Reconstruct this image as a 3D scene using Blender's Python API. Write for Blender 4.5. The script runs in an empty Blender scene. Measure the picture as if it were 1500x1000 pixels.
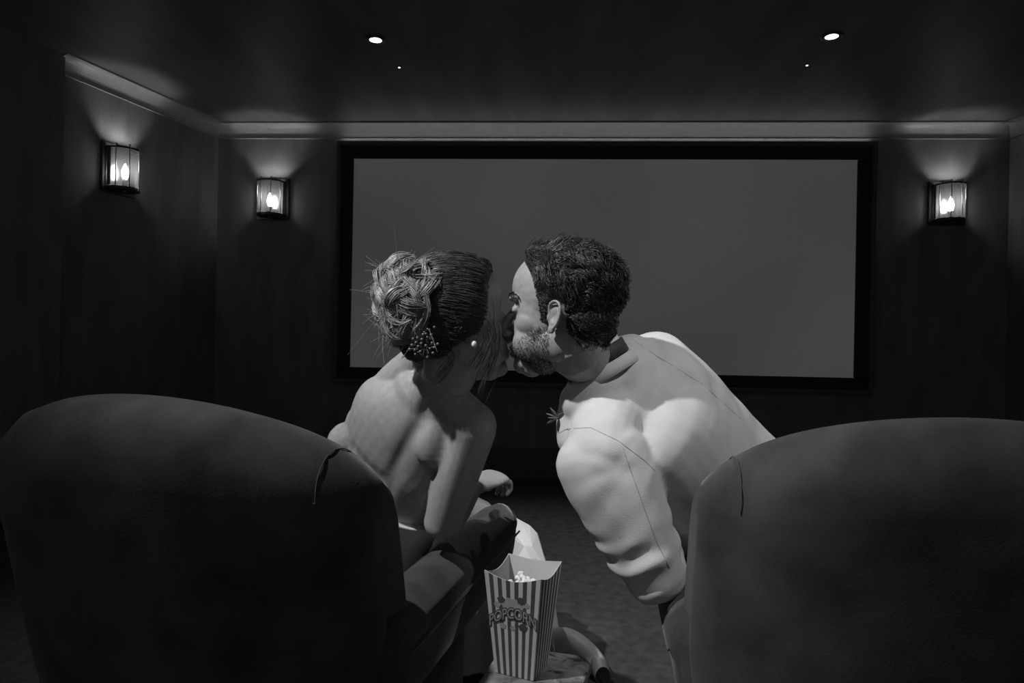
import bpy, bmesh, math, random
import numpy as np
from mathutils import Vector, Matrix, noise
from mathutils.bvhtree import BVHTree
random.seed(7); RNG = np.random.default_rng(7)
scn = bpy.context.scene
COL = scn.collection
PI = math.pi

# ------------------------------------------------------------------ camera
YAW, ROLL, FPX = math.radians(3.6), math.radians(1.1), 1000.0
CAM_R = Matrix.Rotation(YAW, 3, 'Z') @ Matrix.Rotation(PI/2, 3, 'X') @ Matrix.Rotation(ROLL, 3, 'Z')
CAM_O = Vector((0, 0, 1.0))
cam_d = bpy.data.cameras.new('camera'); cam = bpy.data.objects.new('camera', cam_d); COL.objects.link(cam)
cam.matrix_world = Matrix.Translation(CAM_O) @ CAM_R.to_4x4()
cam_d.sensor_width = 36.0; cam_d.lens = 36.0*FPX/1500.0; cam_d.clip_start = 0.02
scn.camera = cam
def at(px, py, d):          # a point seen at (px, py) that stands d metres in front of the lens
    return CAM_O + CAM_R @ Vector(((px-750)/FPX*d, -(py-500)/FPX*d, -d))

# ------------------------------------------------------------------ light
scn.view_settings.view_transform = 'Standard'; scn.view_settings.look = 'None'
scn.view_settings.exposure = 0.0; scn.view_settings.gamma = 1.0
w = bpy.data.worlds.new('world'); scn.world = w; w.use_nodes = True
w.node_tree.nodes['Background'].inputs[0].default_value = (1, 1, 1, 1)
w.node_tree.nodes['Background'].inputs[1].default_value = 0.105
ROOM_H = 2.585
def spot(name, loc, power, size, blend=0.5, radius=0.03, aim=None):
    l = bpy.data.lights.new(name, 'SPOT'); l.energy = power; l.spot_size = math.radians(size); l.spot_blend = blend
    l.shadow_soft_size = radius
    o = bpy.data.objects.new(name, l); COL.objects.link(o); o.location = loc
    if aim is not None: o.rotation_euler = (Vector(aim)-Vector(loc)).to_track_quat('-Z', 'Y').to_euler()
    return o
spot('downlight_beam_seats', (-1.12, 0.46, 2.54), 190, 54, 1.0, 0.025, (0.06, 1.40, 0.92))
spot('downlight_beam_seats', (1.00, 0.46, 2.54), 66, 26, 0.5, 0.025, (0.38, 1.36, 0.80))
spot('downlight_beam_screen', (-0.978, 3.56, 2.55), 45, 80, 0.8, 0.025, (-0.3, 2.6, 0))
spot('downlight_beam_screen', (1.375, 3.566, 2.55), 18, 80, 0.8, 0.025, (1.0, 3.0, 0))

# ------------------------------------------------------------------ materials
def mat(name, v, rough=0.6, sheen=0.0, metal=0.0, nscale=0, namp=0.15, bump=0.0, bscale=None, spec=0.4, sss=0, stretch=None, sheen_r=.4):
    m = bpy.data.materials.new(name); m.use_nodes = True
    nt = m.node_tree; p = nt.nodes['Principled BSDF']
    p.inputs['Base Color'].default_value = (v, v, v, 1); p.inputs['Roughness'].default_value = rough
    p.inputs['Metallic'].default_value = metal; p.inputs['Specular IOR Level'].default_value = spec
    if sheen:
        p.inputs['Sheen Weight'].default_value = sheen; p.inputs['Sheen Roughness'].default_value = sheen_r
    if sss:
        p.inputs['Subsurface Weight'].default_value = sss; p.inputs['Subsurface Radius'].default_value = (.008, .008, .008)
        p.inputs['Subsurface Scale'].default_value = 1.0
    if nscale or bump:
        tc = nt.nodes.new('ShaderNodeTexCoord'); vec = tc.outputs['Object']
        if stretch:
            mp = nt.nodes.new('ShaderNodeMapping'); mp.inputs['Scale'].default_value = stretch
            nt.links.new(vec, mp.inputs[0]); vec = mp.outputs[0]
    if nscale:
        n = nt.nodes.new('ShaderNodeTexNoise'); n.inputs['Scale'].default_value = nscale; n.inputs['Detail'].default_value = 6
        r = nt.nodes.new('ShaderNodeValToRGB')
        a, b = v*(1-namp), v*(1+namp)
        r.color_ramp.elements[0].position = .3; r.color_ramp.elements[1].position = .7
        r.color_ramp.elements[0].color = (a, a, a, 1); r.color_ramp.elements[1].color = (b, b, b, 1)
        nt.links.new(vec, n.inputs['Vector']); nt.links.new(n.outputs[0], r.inputs[0]); nt.links.new(r.outputs[0], p.inputs['Base Color'])
    if bump:
        n2 = nt.nodes.new('ShaderNodeTexNoise'); n2.inputs['Scale'].default_value = bscale or 60; n2.inputs['Detail'].default_value = 4
        bp = nt.nodes.new('ShaderNodeBump'); bp.inputs['Strength'].default_value = bump; bp.inputs['Distance'].default_value = .004
        nt.links.new(vec, n2.inputs['Vector']); nt.links.new(n2.outputs[0], bp.inputs['Height']); nt.links.new(bp.outputs[0], p.inputs['Normal'])
    return m
def emis(name, v, strength):
    m = bpy.data.materials.new(name); m.use_nodes = True; p = m.node_tree.nodes['Principled BSDF']
    p.inputs['Base Color'].default_value = (.5, .5, .5, 1)
    p.inputs['Emission Color'].default_value = (v, v, v, 1); p.inputs['Emission Strength'].default_value = strength
    return m
M = dict(
    wall=mat('fabric_wall', .21, .8, nscale=9, namp=.2, bump=.25, bscale=160, spec=.2, stretch=(1, 1, .25)),
    ceil=mat('ceiling_paint', .15, .55, nscale=5, namp=.3, bump=.12, bscale=40, spec=.4, stretch=(1, .2, 1)),
    floor=mat('carpet', .10, .95, nscale=25, namp=.25, bump=.6, bscale=320, spec=.1),
    cornice=mat('cornice_paint', .34, .5, nscale=14, namp=.06),
    skirt=mat('baseboard_paint', .12, .35, nscale=14, namp=.1),
    velvet=mat('velvet', .055, .85, sheen=.2, nscale=11, namp=.4, bump=.08, bscale=240, spec=.15),
    velvet2=mat('velvet_piping', .12, .8, sheen=.4, nscale=30, namp=.2, spec=.2),
    black=mat('black_felt', .05, .9, nscale=60, namp=.2, spec=.1),
    frame=mat('screen_frame_fabric', .11, .6, sheen=.2, nscale=30, namp=.2, spec=.3),
    bronze=mat('dark_bronze', .09, .35, metal=.7, nscale=40, namp=.2),
    chrome=mat('polished_metal', .6, .22, metal=1.0, nscale=40, namp=.1),
    mirror=mat('sconce_mirror', .15, .3, metal=1.0, nscale=20, namp=.1),
    skin_m=mat('skin_tan', .32, .48, nscale=80, namp=.10, bump=.08, bscale=400, sss=.15),
    skin_w=mat('skin_fair', .36, .45, nscale=70, namp=.08, bump=.06, bscale=400, sss=.15),
    jacket=mat('ivory_wool', .58, .75, sheen=.1, nscale=30, namp=.05, bump=.12, bscale=500, spec=.2),
    seam=mat('stitch_thread', .35, .8, nscale=90, namp=.2),
    shirt=mat('white_cotton', .62, .7, nscale=60, namp=.05),
    blackcloth=mat('black_cloth', .045, .7, sheen=.1, nscale=60, namp=.25, bump=.1, bscale=400),
    satin=mat('white_satin', .72, .42, nscale=8, namp=.05, bump=.05, bscale=20, spec=.5),
    hair_m=mat('dark_hair', .035, .38, nscale=60, namp=.5, spec=.6),
    hair_w=mat('brown_hair', .075, .36, nscale=50, namp=.5, spec=.6),
    hair_b=mat('blonde_hair', .36, .38, nscale=45, namp=.5, spec=.6),
    bead=mat('dark_bead', .12, .3, nscale=60, namp=.3, spec=.6),
    pearl=mat('pearl', .7, .2, nscale=50, namp=.05),
    paper=mat('white_card', .50, .6, nscale=30, namp=.05),
    ink=mat('printed_ink', .07, .5, nscale=60, namp=.15),
    print_grey=mat('printed_grey', .30, .5, nscale=60, namp=.1),
    corn=mat('popped_corn', .75, .7, nscale=60, namp=.15, sss=.1),
    leaf=mat('dried_leaf', .16, .6, nscale=60, namp=.3),
    bulb=emis('bulb_glow', 1.0, 230.0), lens=emis('downlight_glow', 1.0, 14.0), strip=emis('strip_glow', 1.0, 4.0), led=emis('led_glow', 1, 1.6),
    wood=mat('dark_wood', .06, .5, nscale=12, namp=.4),
)
def screen_mat():
    m = bpy.data.materials.new('projected_picture'); m.use_nodes = True; nt = m.node_tree; p = nt.nodes['Principled BSDF']
    p.inputs['Base Color'].default_value = (.3, .3, .3, 1); p.inputs['Roughness'].default_value = .9
    tc = nt.nodes.new('ShaderNodeTexCoord'); n = nt.nodes.new('ShaderNodeTexNoise'); n.inputs['Scale'].default_value = .55; n.inputs['Detail'].default_value = 1
    r = nt.nodes.new('ShaderNodeValToRGB'); r.color_ramp.elements[0].position = .3; r.color_ramp.elements[1].position = .72
    r.color_ramp.elements[0].color = (.030,)*3+(1,); r.color_ramp.elements[1].color = (.058,)*3+(1,)
    nt.links.new(tc.outputs['Object'], n.inputs['Vector']); nt.links.new(n.outputs[0], r.inputs[0])
    nt.links.new(r.outputs[0], p.inputs['Emission Color']); p.inputs['Emission Strength'].default_value = 0.97
    return m
M['screen'] = screen_mat()
def glass_mat():
    m = bpy.data.materials.new('lantern_glass'); m.use_nodes = True; nt = m.node_tree
    out = nt.nodes['Material Output']; nt.nodes.remove(nt.nodes['Principled BSDF'])
    tr = nt.nodes.new('ShaderNodeBsdfTransparent'); tr.inputs[0].default_value = (.08, .08, .08, 1)
    gl = nt.nodes.new('ShaderNodeBsdfGlossy'); gl.inputs['Roughness'].default_value = .12
    tl = nt.nodes.new('ShaderNodeBsdfTranslucent'); tl.inputs[0].default_value = (.6, .6, .6, 1)
    fr = nt.nodes.new('ShaderNodeFresnel'); fr.inputs[0].default_value = 1.45
    a = nt.nodes.new('ShaderNodeMixShader'); a.inputs[0].default_value = .02
    b = nt.nodes.new('ShaderNodeMixShader')
    nt.links.new(tr.outputs[0], a.inputs[1]); nt.links.new(tl.outputs[0], a.inputs[2])
    nt.links.new(fr.outputs[0], b.inputs[0]); nt.links.new(a.outputs[0], b.inputs[1]); nt.links.new(gl.outputs[0], b.inputs[2])
    nt.links.new(b.outputs[0], out.inputs[0]); return m
M['glass'] = glass_mat()
def stone_mat():
    m = mat('mottled_stone', .22, .35, spec=.5); nt = m.node_tree; p = nt.nodes['Principled BSDF']
    tc = nt.nodes.new('ShaderNodeTexCoord')
    n = nt.nodes.new('ShaderNodeTexNoise'); n.inputs['Scale'].default_value = 34; n.inputs['Detail'].default_value = 8; n.inputs['Distortion'].default_value = 1.2
    r = nt.nodes.new('ShaderNodeValToRGB'); e = r.color_ramp.elements
    e[0].position = .36; e[0].color = (.02, .02, .02, 1); e[1].position = .46; e[1].color = (.14, .14, .14, 1)
    x = e.new(.75); x.color = (.3, .3, .3, 1)
    nt.links.new(tc.outputs['Object'], n.inputs['Vector']); nt.links.new(n.outputs[0], r.inputs[0]); nt.links.new(r.outputs[0], p.inputs['Base Color'])
    return m
M['stone'] = stone_mat()

# ------------------------------------------------------------------ mesh helpers
class MB:
    """collects closed shapes; build() links them as one mesh object"""
    def __init__(s): s.v = []; s.f = []; s.mi = []
    def add(s, vs, fs, mi=0):
        o = len(s.v); s.v += [tuple(p) for p in vs]; s.f += [tuple(i+o for i in f) for f in fs]; s.mi += [mi]*len(fs)
    def box(s, lo, hi, mi=0):
        x0, y0, z0 = lo; x1, y1, z1 = hi
        s.add([(x0,y0,z0),(x1,y0,z0),(x1,y1,z0),(x0,y1,z0),(x0,y0,z1),(x1,y0,z1),(x1,y1,z1),(x0,y1,z1)],
              [(0,3,2,1),(4,5,6,7),(0,1,5,4),(1,2,6,5),(2,3,7,6),(3,0,4,7)], mi)
    def rbox(s, lo, hi, r, seg=3):
        bm = bmesh.new(); bmesh.ops.create_cube(bm, size=1)
        for v in bm.verts: v.co = Vector([(lo[i]+hi[i])/2 + v.co[i]*(hi[i]-lo[i]) for i in range(3)])
        bmesh.ops.bevel(bm, geom=bm.edges[:], offset=r, segments=seg, profile=.5, affect='EDGES')
        bm.verts.index_update(); s.add([v.co[:] for v in bm.verts], [[v.index for v in f.verts] for f in bm.faces]); bm.free()
    def ell(s, c, r, rot=None, nu=20, nv=12):
        c = Vector(c); rot = rot or Matrix.Identity(3); vs = [c + rot @ Vector((0,0,-r[2]))]; fs = []
        for j in range(1, nv):
            t = PI*j/nv
            for i in range(nu):
                a = 2*PI*i/nu; vs.append(c + rot @ Vector((r[0]*math.sin(t)*math.cos(a), r[1]*math.sin(t)*math.sin(a), -r[2]*math.cos(t))))
        vs.append(c + rot @ Vector((0,0,r[2]))); L = len(vs)-1
        for i in range(nu):
            k = (i+1) % nu; fs.append((0, 1+k, 1+i)); fs.append((L, L-nu+i, L-nu+k))
            for j in range(nv-2): fs.append((1+j*nu+i, 1+j*nu+k, 1+(j+1)*nu+k, 1+(j+1)*nu+i))
        s.add(vs, fs)
    def loft(s, pts, n=24, side=None, res=5, cap=True, round_ends=True):
        """pts: (point, r_side, r_other[, side vector]) ; smooth tube of elliptical sections"""
        P = np.array([list(p[0]) for p in pts], float); A = np.array([[p[1], p[2]] for p in pts], float)
        S = np.array([list(p[3] if len(p) > 3 else (side or (1, 0, 0))) for p in pts], float)
        D = np.hstack([P, A, S]); k = len(D); out = []
        for i in range(k-1):
            p0, p1, p2, p3 = D[max(i-1,0)], D[i], D[i+1], D[min(i+2,k-1)]
            for q in range(res):
                t = q/res; out.append(.5*(2*p1+(p2-p0)*t+(2*p0-5*p1+4*p2-p3)*t*t+(3*p1-p0-3*p2+p3)*t**3))
        out.append(D[-1]); D = np.array(out); D[:, 3:5] = np.maximum(D[:, 3:5], 1e-4)
        T = np.gradient(D[:, :3], axis=0); T /= np.linalg.norm(T, axis=1)[:, None]
        rings = []
        def ring(c, t, sd, a, b):
            sd = sd - t*np.dot(sd, t); sd = sd/np.linalg.norm(sd); o = np.cross(t, sd)
            return [c + sd*a*math.cos(2*PI*i/n) + o*b*math.sin(2*PI*i/n) for i in range(n)]
        def endcap(d, t, sgn):
            r = min(d[3], d[4]); res_ = []
            for ph in (80, 60, 40, 20):
                a = math.radians(ph); res_.append(ring(d[:3]+t*sgn*r*math.sin(a), t, d[5:8], d[3]*math.cos(a), d[4]*math.cos(a)))
            return res_
        if round_ends: rings += endcap(D[0], T[0], -1)
        for d, t in zip(D, T): rings.append(ring(d[:3], t, d[5:8], d[3], d[4]))
        if round_ends: rings += endcap(D[-1], T[-1], 1)[::-1]
        vs = [p for r in rings for p in r]; fs = []
        for j in range(len(rings)-1):
            for i in range(n):
                k2 = (i+1) % n; fs.append((j*n+i, j*n+k2, (j+1)*n+k2, (j+1)*n+i))
        if cap:
            fs.append(tuple(range(n-1, -1, -1))); L = (len(rings)-1)*n; fs.append(tuple(L+i for i in range(n)))
        s.add(vs, fs)
    def tube(s, pts, r, n=8, res=1):
        pts = [Vector(p) for p in pts]; d = (pts[-1]-pts[0])
        sd = Vector((0,0,1)) if abs(d.normalized().z) < .8 else Vector((1,0,0))
        s.loft([(p, r if not hasattr(r,'__len__') else r[i], r if not hasattr(r,'__len__') else r[i], sd) for i, p in enumerate(pts)], n=n, res=res, round_ends=False)
    def lathe(s, prof, n=24, a0=0, a1=2*PI, c=(0,0,0)):
        full = abs(a1-a0) > 6.28; m = n if full else n+1; vs = []; fs = []
        for (r, z) in prof:
            for i in range(m):
                a = a0+(a1-a0)*i/n; vs.append((c[0]+r*math.cos(a), c[1]+r*math.sin(a), c[2]+z))
        for j in range(len(prof)-1):
            for i in range(n):
                k = (i+1) % m; fs.append((j*m+i, j*m+k, (j+1)*m+k, (j+1)*m+i))
        s.add(vs, fs)
    def mesh(s, name):
        me = bpy.data.meshes.new(name); me.from_pydata(s.v, [], s.f); me.update(); return me
    def build(s, name, m, parent=None, smooth=True):
        me = s.mesh(name); o = bpy.data.objects.new(name, me); COL.objects.link(o)
        for x in (m if isinstance(m, list) else [m]): me.materials.append(x)
        if isinstance(m, list): me.polygons.foreach_set('material_index', s.mi)
        if smooth: me.polygons.foreach_set('use_smooth', [True]*len(me.polygons))
        if parent is not None: o.parent = parent
        return o
def empty(name, loc=(0,0,0), rz=0):
    o = bpy.data.objects.new(name, None); COL.objects.link(o); o.location = loc; o.rotation_euler = (0,0,rz); o.empty_display_size = .1; return o
def tag(o, label, cat=None, group=None, kind=None):
    o['label'] = label
    if cat: o['category'] = cat
    if group: o['group'] = group
    if kind: o['kind'] = kind
    return o
def struct(o): o['kind'] = 'structure'; return o
def copy_tree(o, parent=None):
    c = o.copy(); COL.objects.link(c); c.parent = parent
    for ch in list(o.children): copy_tree(ch, c)
    return c
def remesh(mb, voxel, smooth=4, fac=.5):
    me = mb.mesh('tmp'); o = bpy.data.objects.new('tmp', me); COL.objects.link(o)
    r = o.modifiers.new('r', 'REMESH'); r.mode = 'VOXEL'; r.voxel_size = voxel; r.adaptivity = 0
    if smooth:
        q = o.modifiers.new('s', 'SMOOTH'); q.iterations = smooth; q.factor = fac
    dg = bpy.context.evaluated_depsgraph_get(); dg.update()
    res = bpy.data.meshes.new_from_object(o.evaluated_get(dg)); bpy.data.objects.remove(o); return res
def mesh_obj(name, me, m, parent=None):
    me.name = name; me.materials.clear()
    for x in (m if isinstance(m, list) else [m]): me.materials.append(x)
    o = bpy.data.objects.new(name, me); COL.objects.link(o)
    me.polygons.foreach_set('use_smooth', [True]*len(me.polygons))
    if parent is not None: o.parent = parent
    return o
def getv(me):
    a = np.empty(len(me.vertices)*3, np.float32); me.vertices.foreach_get('co', a); return a.reshape(-1, 3).astype(float)
def setv(me, a): me.vertices.foreach_set('co', a.astype(np.float32).ravel()); me.update()
def getn(me):
    a = np.empty(len(me.vertices)*3, np.float32); me.vertex_normals.foreach_get('vector', a); return a.reshape(-1, 3).astype(float)
def push(V, c, rad, vec):
    d2 = ((V-np.array(c))**2).sum(1); V += np.exp(-d2/(2*rad*rad))[:, None]*np.array(vec); return V
def groove(V, N, path, rad, depth):
    """press a soft groove (depth>0) along a polyline"""
    best = np.full(len(V), 1e9)
    path = np.array([list(p) for p in path])
    for a, b in zip(path[:-1], path[1:]):
        ab = b-a; t = np.clip(((V-a)@ab)/(ab@ab), 0, 1); best = np.minimum(best, (((V-a-t[:, None]*ab))**2).sum(1))
    V -= N*(depth*np.exp(-best/(2*rad*rad)))[:, None]; return V
def strands(name, lines, r0, r1, m, parent, mi=None):
    """lines: array (n, k, 3) -> thin three-sided strands in one mesh"""
    L = np.array(lines, float); n, k, _ = L.shape
    T = np.gradient(L, axis=1); T /= (np.linalg.norm(T, axis=2)[..., None]+1e-9)
    ref = RNG.normal(size=(n, 1, 3)); S = np.cross(T, np.broadcast_to(ref, T.shape)); S /= (np.linalg.norm(S, axis=2)[..., None]+1e-9); B = np.cross(T, S)
    rr = np.linspace(r0, r1, k)[None, :, None]
    V = np.stack([L + rr*(S*math.cos(a)+B*math.sin(a)) for a in (0, 2*PI/3, 4*PI/3)], 2).reshape(-1, 3)
    base = (np.arange(n)[:, None, None]*k + np.arange(k-1)[None, :, None])*3; j = np.arange(3)[None, None, :]; j2 = (j+1) % 3
    F = np.stack([base+j, base+j2, base+3+j2, base+3+j], -1).reshape(-1, 4)
    me = bpy.data.meshes.new(name); me.vertices.add(len(V)); me.vertices.foreach_set('co', V.astype(np.float32).ravel())
    me.loops.add(F.size); me.loops.foreach_set('vertex_index', F.ravel().astype(np.int32))
    me.polygons.add(len(F)); me.polygons.foreach_set('loop_start', np.arange(0, F.size, 4, dtype=np.int32))
    if mi is not None:
        me.polygons.foreach_set('material_index', np.repeat(np.array(mi, np.int32), (k-1)*3))
    me.update(calc_edges=True); me.validate()
    o = mesh_obj(name, me, m, parent)
    if name.endswith('strands') or name == 'beard': o['kind'] = 'stuff'
    return o

# ------------------------------------------------------------------ the room
YF = 5.0                      # front wall
XL, XR = -2.56, 3.16          # front corners
CX = .30                      # middle of the front wall
def slab(name, poly, z0, z1, m):
    mb = MB(); n = len(poly)
    mb.add([(x, y, z0) for x, y in poly]+[(x, y, z1) for x, y in poly],
           [tuple(range(n-1, -1, -1)), tuple(range(n, 2*n))]+[(i, (i+1) % n, n+(i+1) % n, n+i) for i in range(n)])
    return struct(mb.build(name, m, smooth=False))
slab('floor', [(-4.2, -1.2), (4.8, -1.2), (4.8, 5.3), (-4.2, 5.3)], -.1, 0, M['floor'])
slab('ceiling', [(-4.2, -1.2), (4.8, -1.2), (4.8, 5.3), (-4.2, 5.3)], ROOM_H, ROOM_H+.1, M['ceil'])
slab('wall_front', [(-3.2, YF), (3.8, YF), (3.8, YF+.15), (-3.2, YF+.15)], 0, ROOM_H, M['wall'])
# side walls splay outwards towards the seats; past the sconce bay a thicker pier begins
def side_wall(sg, name):
    c = XL if sg < 0 else XR
    def X(y): return c + sg*(.30/1.26)*(YF-y)
    slab(name, [(X(YF), YF), (X(3.72), 3.72), (X(3.72)+sg*.2, 3.72), (X(YF)+sg*.2, YF)][::(1 if sg < 0 else -1)], 0, ROOM_H, M['wall'])
    slab(name+'_pier', [(X(3.72)-sg*.05, 3.72), (X(-1.2)-sg*.05, -1.2), (X(-1.2)+sg*.2, -1.2), (X(3.72)+sg*.2, 3.72)][::(1 if sg < 0 else -1)], 0, ROOM_H, M['wall'])
    return X
XLf = side_wall(-1, 'wall_left'); XRf = side_wall(1, 'wall_right')
def cornice(name, a, b, inward, m):
    """concave coving from a to b below the ceiling"""
    a, b, n = Vector(a), Vector(b), Vector(inward).normalized(); mb = MB(); prof = []
    for i in range(9):
        t = i/8*PI/2; prof.append((.085*(1-math.sin(t)) + .004, -.085*(1-math.cos(t))-.004))
    prof = [(.10, 0), (.10, -.012), ] + prof[0:] + [(.012, -.10), (0, -.10)]
    vs = []; k = len(prof)
    for p in (a, b):
        for (o, z) in prof: vs.append(p + n*o + Vector((0, 0, ROOM_H+z)))
    fs = [(i, i+1, k+i+1, k+i) for i in range(k-1)]
    mb.add(vs, fs); return struct(mb.build(name, m, smooth=False))
cornice('trim_1', (XL, YF, 0), (XR, YF, 0), (0, -1, 0), M['cornice'])
cornice('trim_2', (XLf(3.72), 3.72, 0), (XL, YF, 0), (1, -.24, 0), M['cornice'])
cornice('trim_3', (XR, YF, 0), (XRf(3.72), 3.72, 0), (-1, -.24, 0), M['cornice'])
mb = MB(); mb.box((XL, YF-.018, 0), (XR, YF, .185)); mb.box((XL, YF-.028, .185), (XR, YF, .2)); mb.box((XL, YF-.018, .2), (XR, YF, .208)); mb.box((XL, YF-.024, .208), (XR, YF, .22))
struct(mb.build('baseboard_front', M['skirt'], smooth=False))

# ------------------------------------------------------------------ projection screen
sx0, sx1, sz0, sz1 = -1.51, 2.11, .789, 2.33
sc = empty('projection_screen', (CX, YF, sz0-.12)); tag(sc, 'wide grey cinema screen in a black frame on the front wall', 'screen')
def lc(x, y, z): return (x-CX, y-YF, z-(sz0-.12))
def lbox(x0, y0, z0, x1, y1, z1, name, m, par=sc):
    mb = MB(); mb.rbox(lc(x0, y0, z0), lc(x1, y1, z1), .008, 2) if min(x1-x0, y1-y0, z1-z0) > .02 else mb.box(lc(x0, y0, z0), lc(x1, y1, z1)); return mb.build(name, m, par, smooth=False)
lbox(sx0-.02, YF-.030, sz0-.02, sx1+.02, YF-.012, sz1+.02, 'screen_surface', M['screen'])
b = .085
for q in ((sx0-b, sz0-b, sx1+b, sz0), (sx0-b, sz1, sx1+b, sz1+b), (sx0-b, sz0, sx0, sz1), (sx1, sz0, sx1+b, sz1)):
    lbox(q[0], YF-.055, q[1], q[2], YF-.001, q[3], 'mask_border', M['black'])
o_ = b+.03
for q in ((sx0-o_, sz0-o_, sx1+o_, sz0-b), (sx0-o_, sz1+b, sx1+o_, sz1+o_), (sx0-o_, sz0-b, sx0-b, sz1+b), (sx1+b, sz0-b, sx1+o_, sz1+b)):
    lbox(q[0], YF-.10, q[1], q[2], YF-.001, q[3], 'frame_rail', M['frame'])
ls = lbox(sx0-.09, YF-.035, sz1+o_+.001, sx1+.09, YF-.02, sz1+o_+.006, 'light_strip', M['strip'])

# ------------------------------------------------------------------ wall sconces (local: +y points into the room)
def make_sconce(loc, rz, label):
    t = empty('wall_sconce', loc, rz); tag(t, label, 'sconce', 'glass lantern wall sconces')
    mb = MB(); mb.rbox((-.125, 0, -.155), (.125, .014, .155), .004, 2); mb.build('backplate', M['bronze'], t, False)
    mb = MB(); mb.box((-.10, .014, -.12), (.10, .017, .12)); mb.build('mirror', M['mirror'], t, False)
    R = .092
    mb = MB(); mb.lathe([(R, -.115), (R, .115)], 16, 0, PI, (0, .045, 0))
    mb.add([(R, .045, -.115), (R, .017, -.115), (R, .017, .115), (R, .045, .115)], [(0, 1, 2, 3)]); mb.add([(-R, .045, -.115), (-R, .017, -.115), (-R, .017, .115), (-R, .045, .115)], [(3, 2, 1, 0)])
    mb.build('glass_shade', M['glass'], t)
    for z, nm in ((.115, 'rim'), (-.13, 'rim')):
        mb = MB(); mb.lathe([(R-.006, z), (R+.006, z), (R+.006, z+.012), (R-.006, z+.012), (R-.006, z)], 16, 0, PI, (0, .045, 0))
        for s in (-1, 1): mb.box((s*R-.006, .014, z), (s*R+.006, .046, z+.012))
        mb.build(nm, M['bronze'], t, False)
    mb = MB(); mb.lathe([(0.001, -.134), (R+.004, -.134), (R+.004, -.130), (.001, -.130)], 16, 0, PI, (0, .045, 0)); mb.box((-R-.004, .014, -.134), (R+.004, .046, -.130)); mb.build('drip_tray', M['bronze'], t, False)
    for k in range(4):
        a = PI*(k+.5)/4; mb = MB(); c = (math.cos(a)*(R+.004), .045+math.sin(a)*(R+.004))
        mb.lathe([(.0005, -.135), (.0032, -.135), (.0032, .133), (.005, .135), (.005, .142), (.0005, .145)], 8, c=(c[0], c[1], 0)); mb.build('rod', M['chrome'], t)
    mb = MB(); mb.lathe([(.001, -.13), (.024, -.13), (.016, -.11), (.013, -.06), (.019, -.055), (.019, -.045), (.001, -.045)], 16, c=(0, .06, -.02)); mb.build('candle_holder', M['bronze'], t)
    mb = MB(); mb.lathe([(.017, -.056), (.021, -.056), (.021, -.050), (.017, -.050)], 16, c=(0, .06, -.02)); mb.build('holder_ring', M['chrome'], t)
    mb = MB(); mb.lathe([(.001, -.045), (.011, -.042), (.019, -.02), (.021, 0), (.017, .022), (.009, .042), (.003, .055), (.0005, .058)], 16, c=(0, .06, -.02)); mb.build('bulb', M['bulb'], t)
    return t
ang = math.atan2(.30, 1.26)
make_sconce((-2.13, YF, 2.03), PI, 'lit half-round glass lantern on the front wall near the splayed wall with another lantern')
make_sconce((2.735, YF, 2.03), PI, 'lit half-round glass lantern on the front wall, alone on its side of the screen')
yS = 4.13; make_sconce((XLf(yS), yS, 2.03), -PI/2-ang, 'lit half-round glass lantern on the splayed side wall')

# ------------------------------------------------------------------ ceiling lights
for (x, y, lab) in ((-.978, 3.56, 'round recessed ceiling downlight on the same side as the paired sconces'), (1.375, 3.566, 'round recessed ceiling downlight on the same side as the lone sconce'),
                    (-1.12, .46, 'round recessed ceiling downlight above the bride'), (1.00, .46, 'round recessed ceiling downlight above the groom')):
    t = empty('ceiling_downlight', (x, y, ROOM_H)); tag(t, lab, 'downlight', 'recessed ceiling downlights')
    mb = MB(); mb.lathe([(.032, -.006), (.052, -.008), (.056, -.001), (.056, 0), (.032, 0), (.032, -.006)], 28); mb.build('trim_ring', M['bronze'], t)
    mb = MB(); mb.lathe([(.0005, -.006), (.02, -.007), (.032, -.004), (.032, 0), (.0005, 0)], 24); mb.build('lens', M['lens'], t)
for (x, y, lab) in ((-.934, 3.92, 'tiny lit ceiling point beside the downlight near the paired sconces'), (1.382, 3.926, 'tiny lit ceiling point beside the downlight near the lone sconce')):
    t = empty('ceiling_sensor', (x, y, ROOM_H)); tag(t, lab, 'ceiling light', 'tiny ceiling points')
    mb = MB(); mb.lathe([(.0005, -.004), (.012, -.004), (.014, 0)], 16); mb.build('housing', M['bronze'], t)
    mb = MB(); mb.ell((0, 0, -.005), (.007, .007, .004), nu=12, nv=8); mb.build('led', M['led'], t)

# ------------------------------------------------------------------ armchairs (local: y=0 rear, +y is where it faces)
CH, CW, CT = .915, .315, .17
def back_pt(s, k, n=44):
    """point on the padded back: station s (-1..1 across), k around the section"""
    zs = .12; sh = max(0.0, 1-abs(s)**7)**.5
    h = CH - .062*s*s - .09*(1-max(0, 1-abs(s)**5)**.6)
    th = CT*(.30+.70*sh) if abs(s) > .8 else CT
    th = CT*(.45 + .55*max(0, 1-max(0, (abs(s)-.72)/.28)**2.2)**.5)
    r = th/2; H = h-r; u = k/n; a = H-zs; per = 2*a + PI*r; d = u*(per+th)
    if d < a: y, z = -r, zs+d                                  # rear face going up
    elif d < a+PI*r: t = (d-a)/r; y, z = -r*math.cos(t), H+r*math.sin(t)
    elif d < per: y, z = r, H-(d-a-PI*r)
    else: y, z = r-(d-per), zs
    lean = -.24*max(0, z-.42)
    tp = 1 - .13*max(0, min(1, (.52-z)/.45))**1.2 + .03*math.sin(min(1, max(0, (z-.2)/.7))*PI)
    ends = .012*math.sin(min(1, max(0, (z-.2)/.7))*PI)
    return Vector((CW*s*tp*1.0, y + CT/2 + lean + .085 + .10*s*s*abs(s), z))
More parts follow.
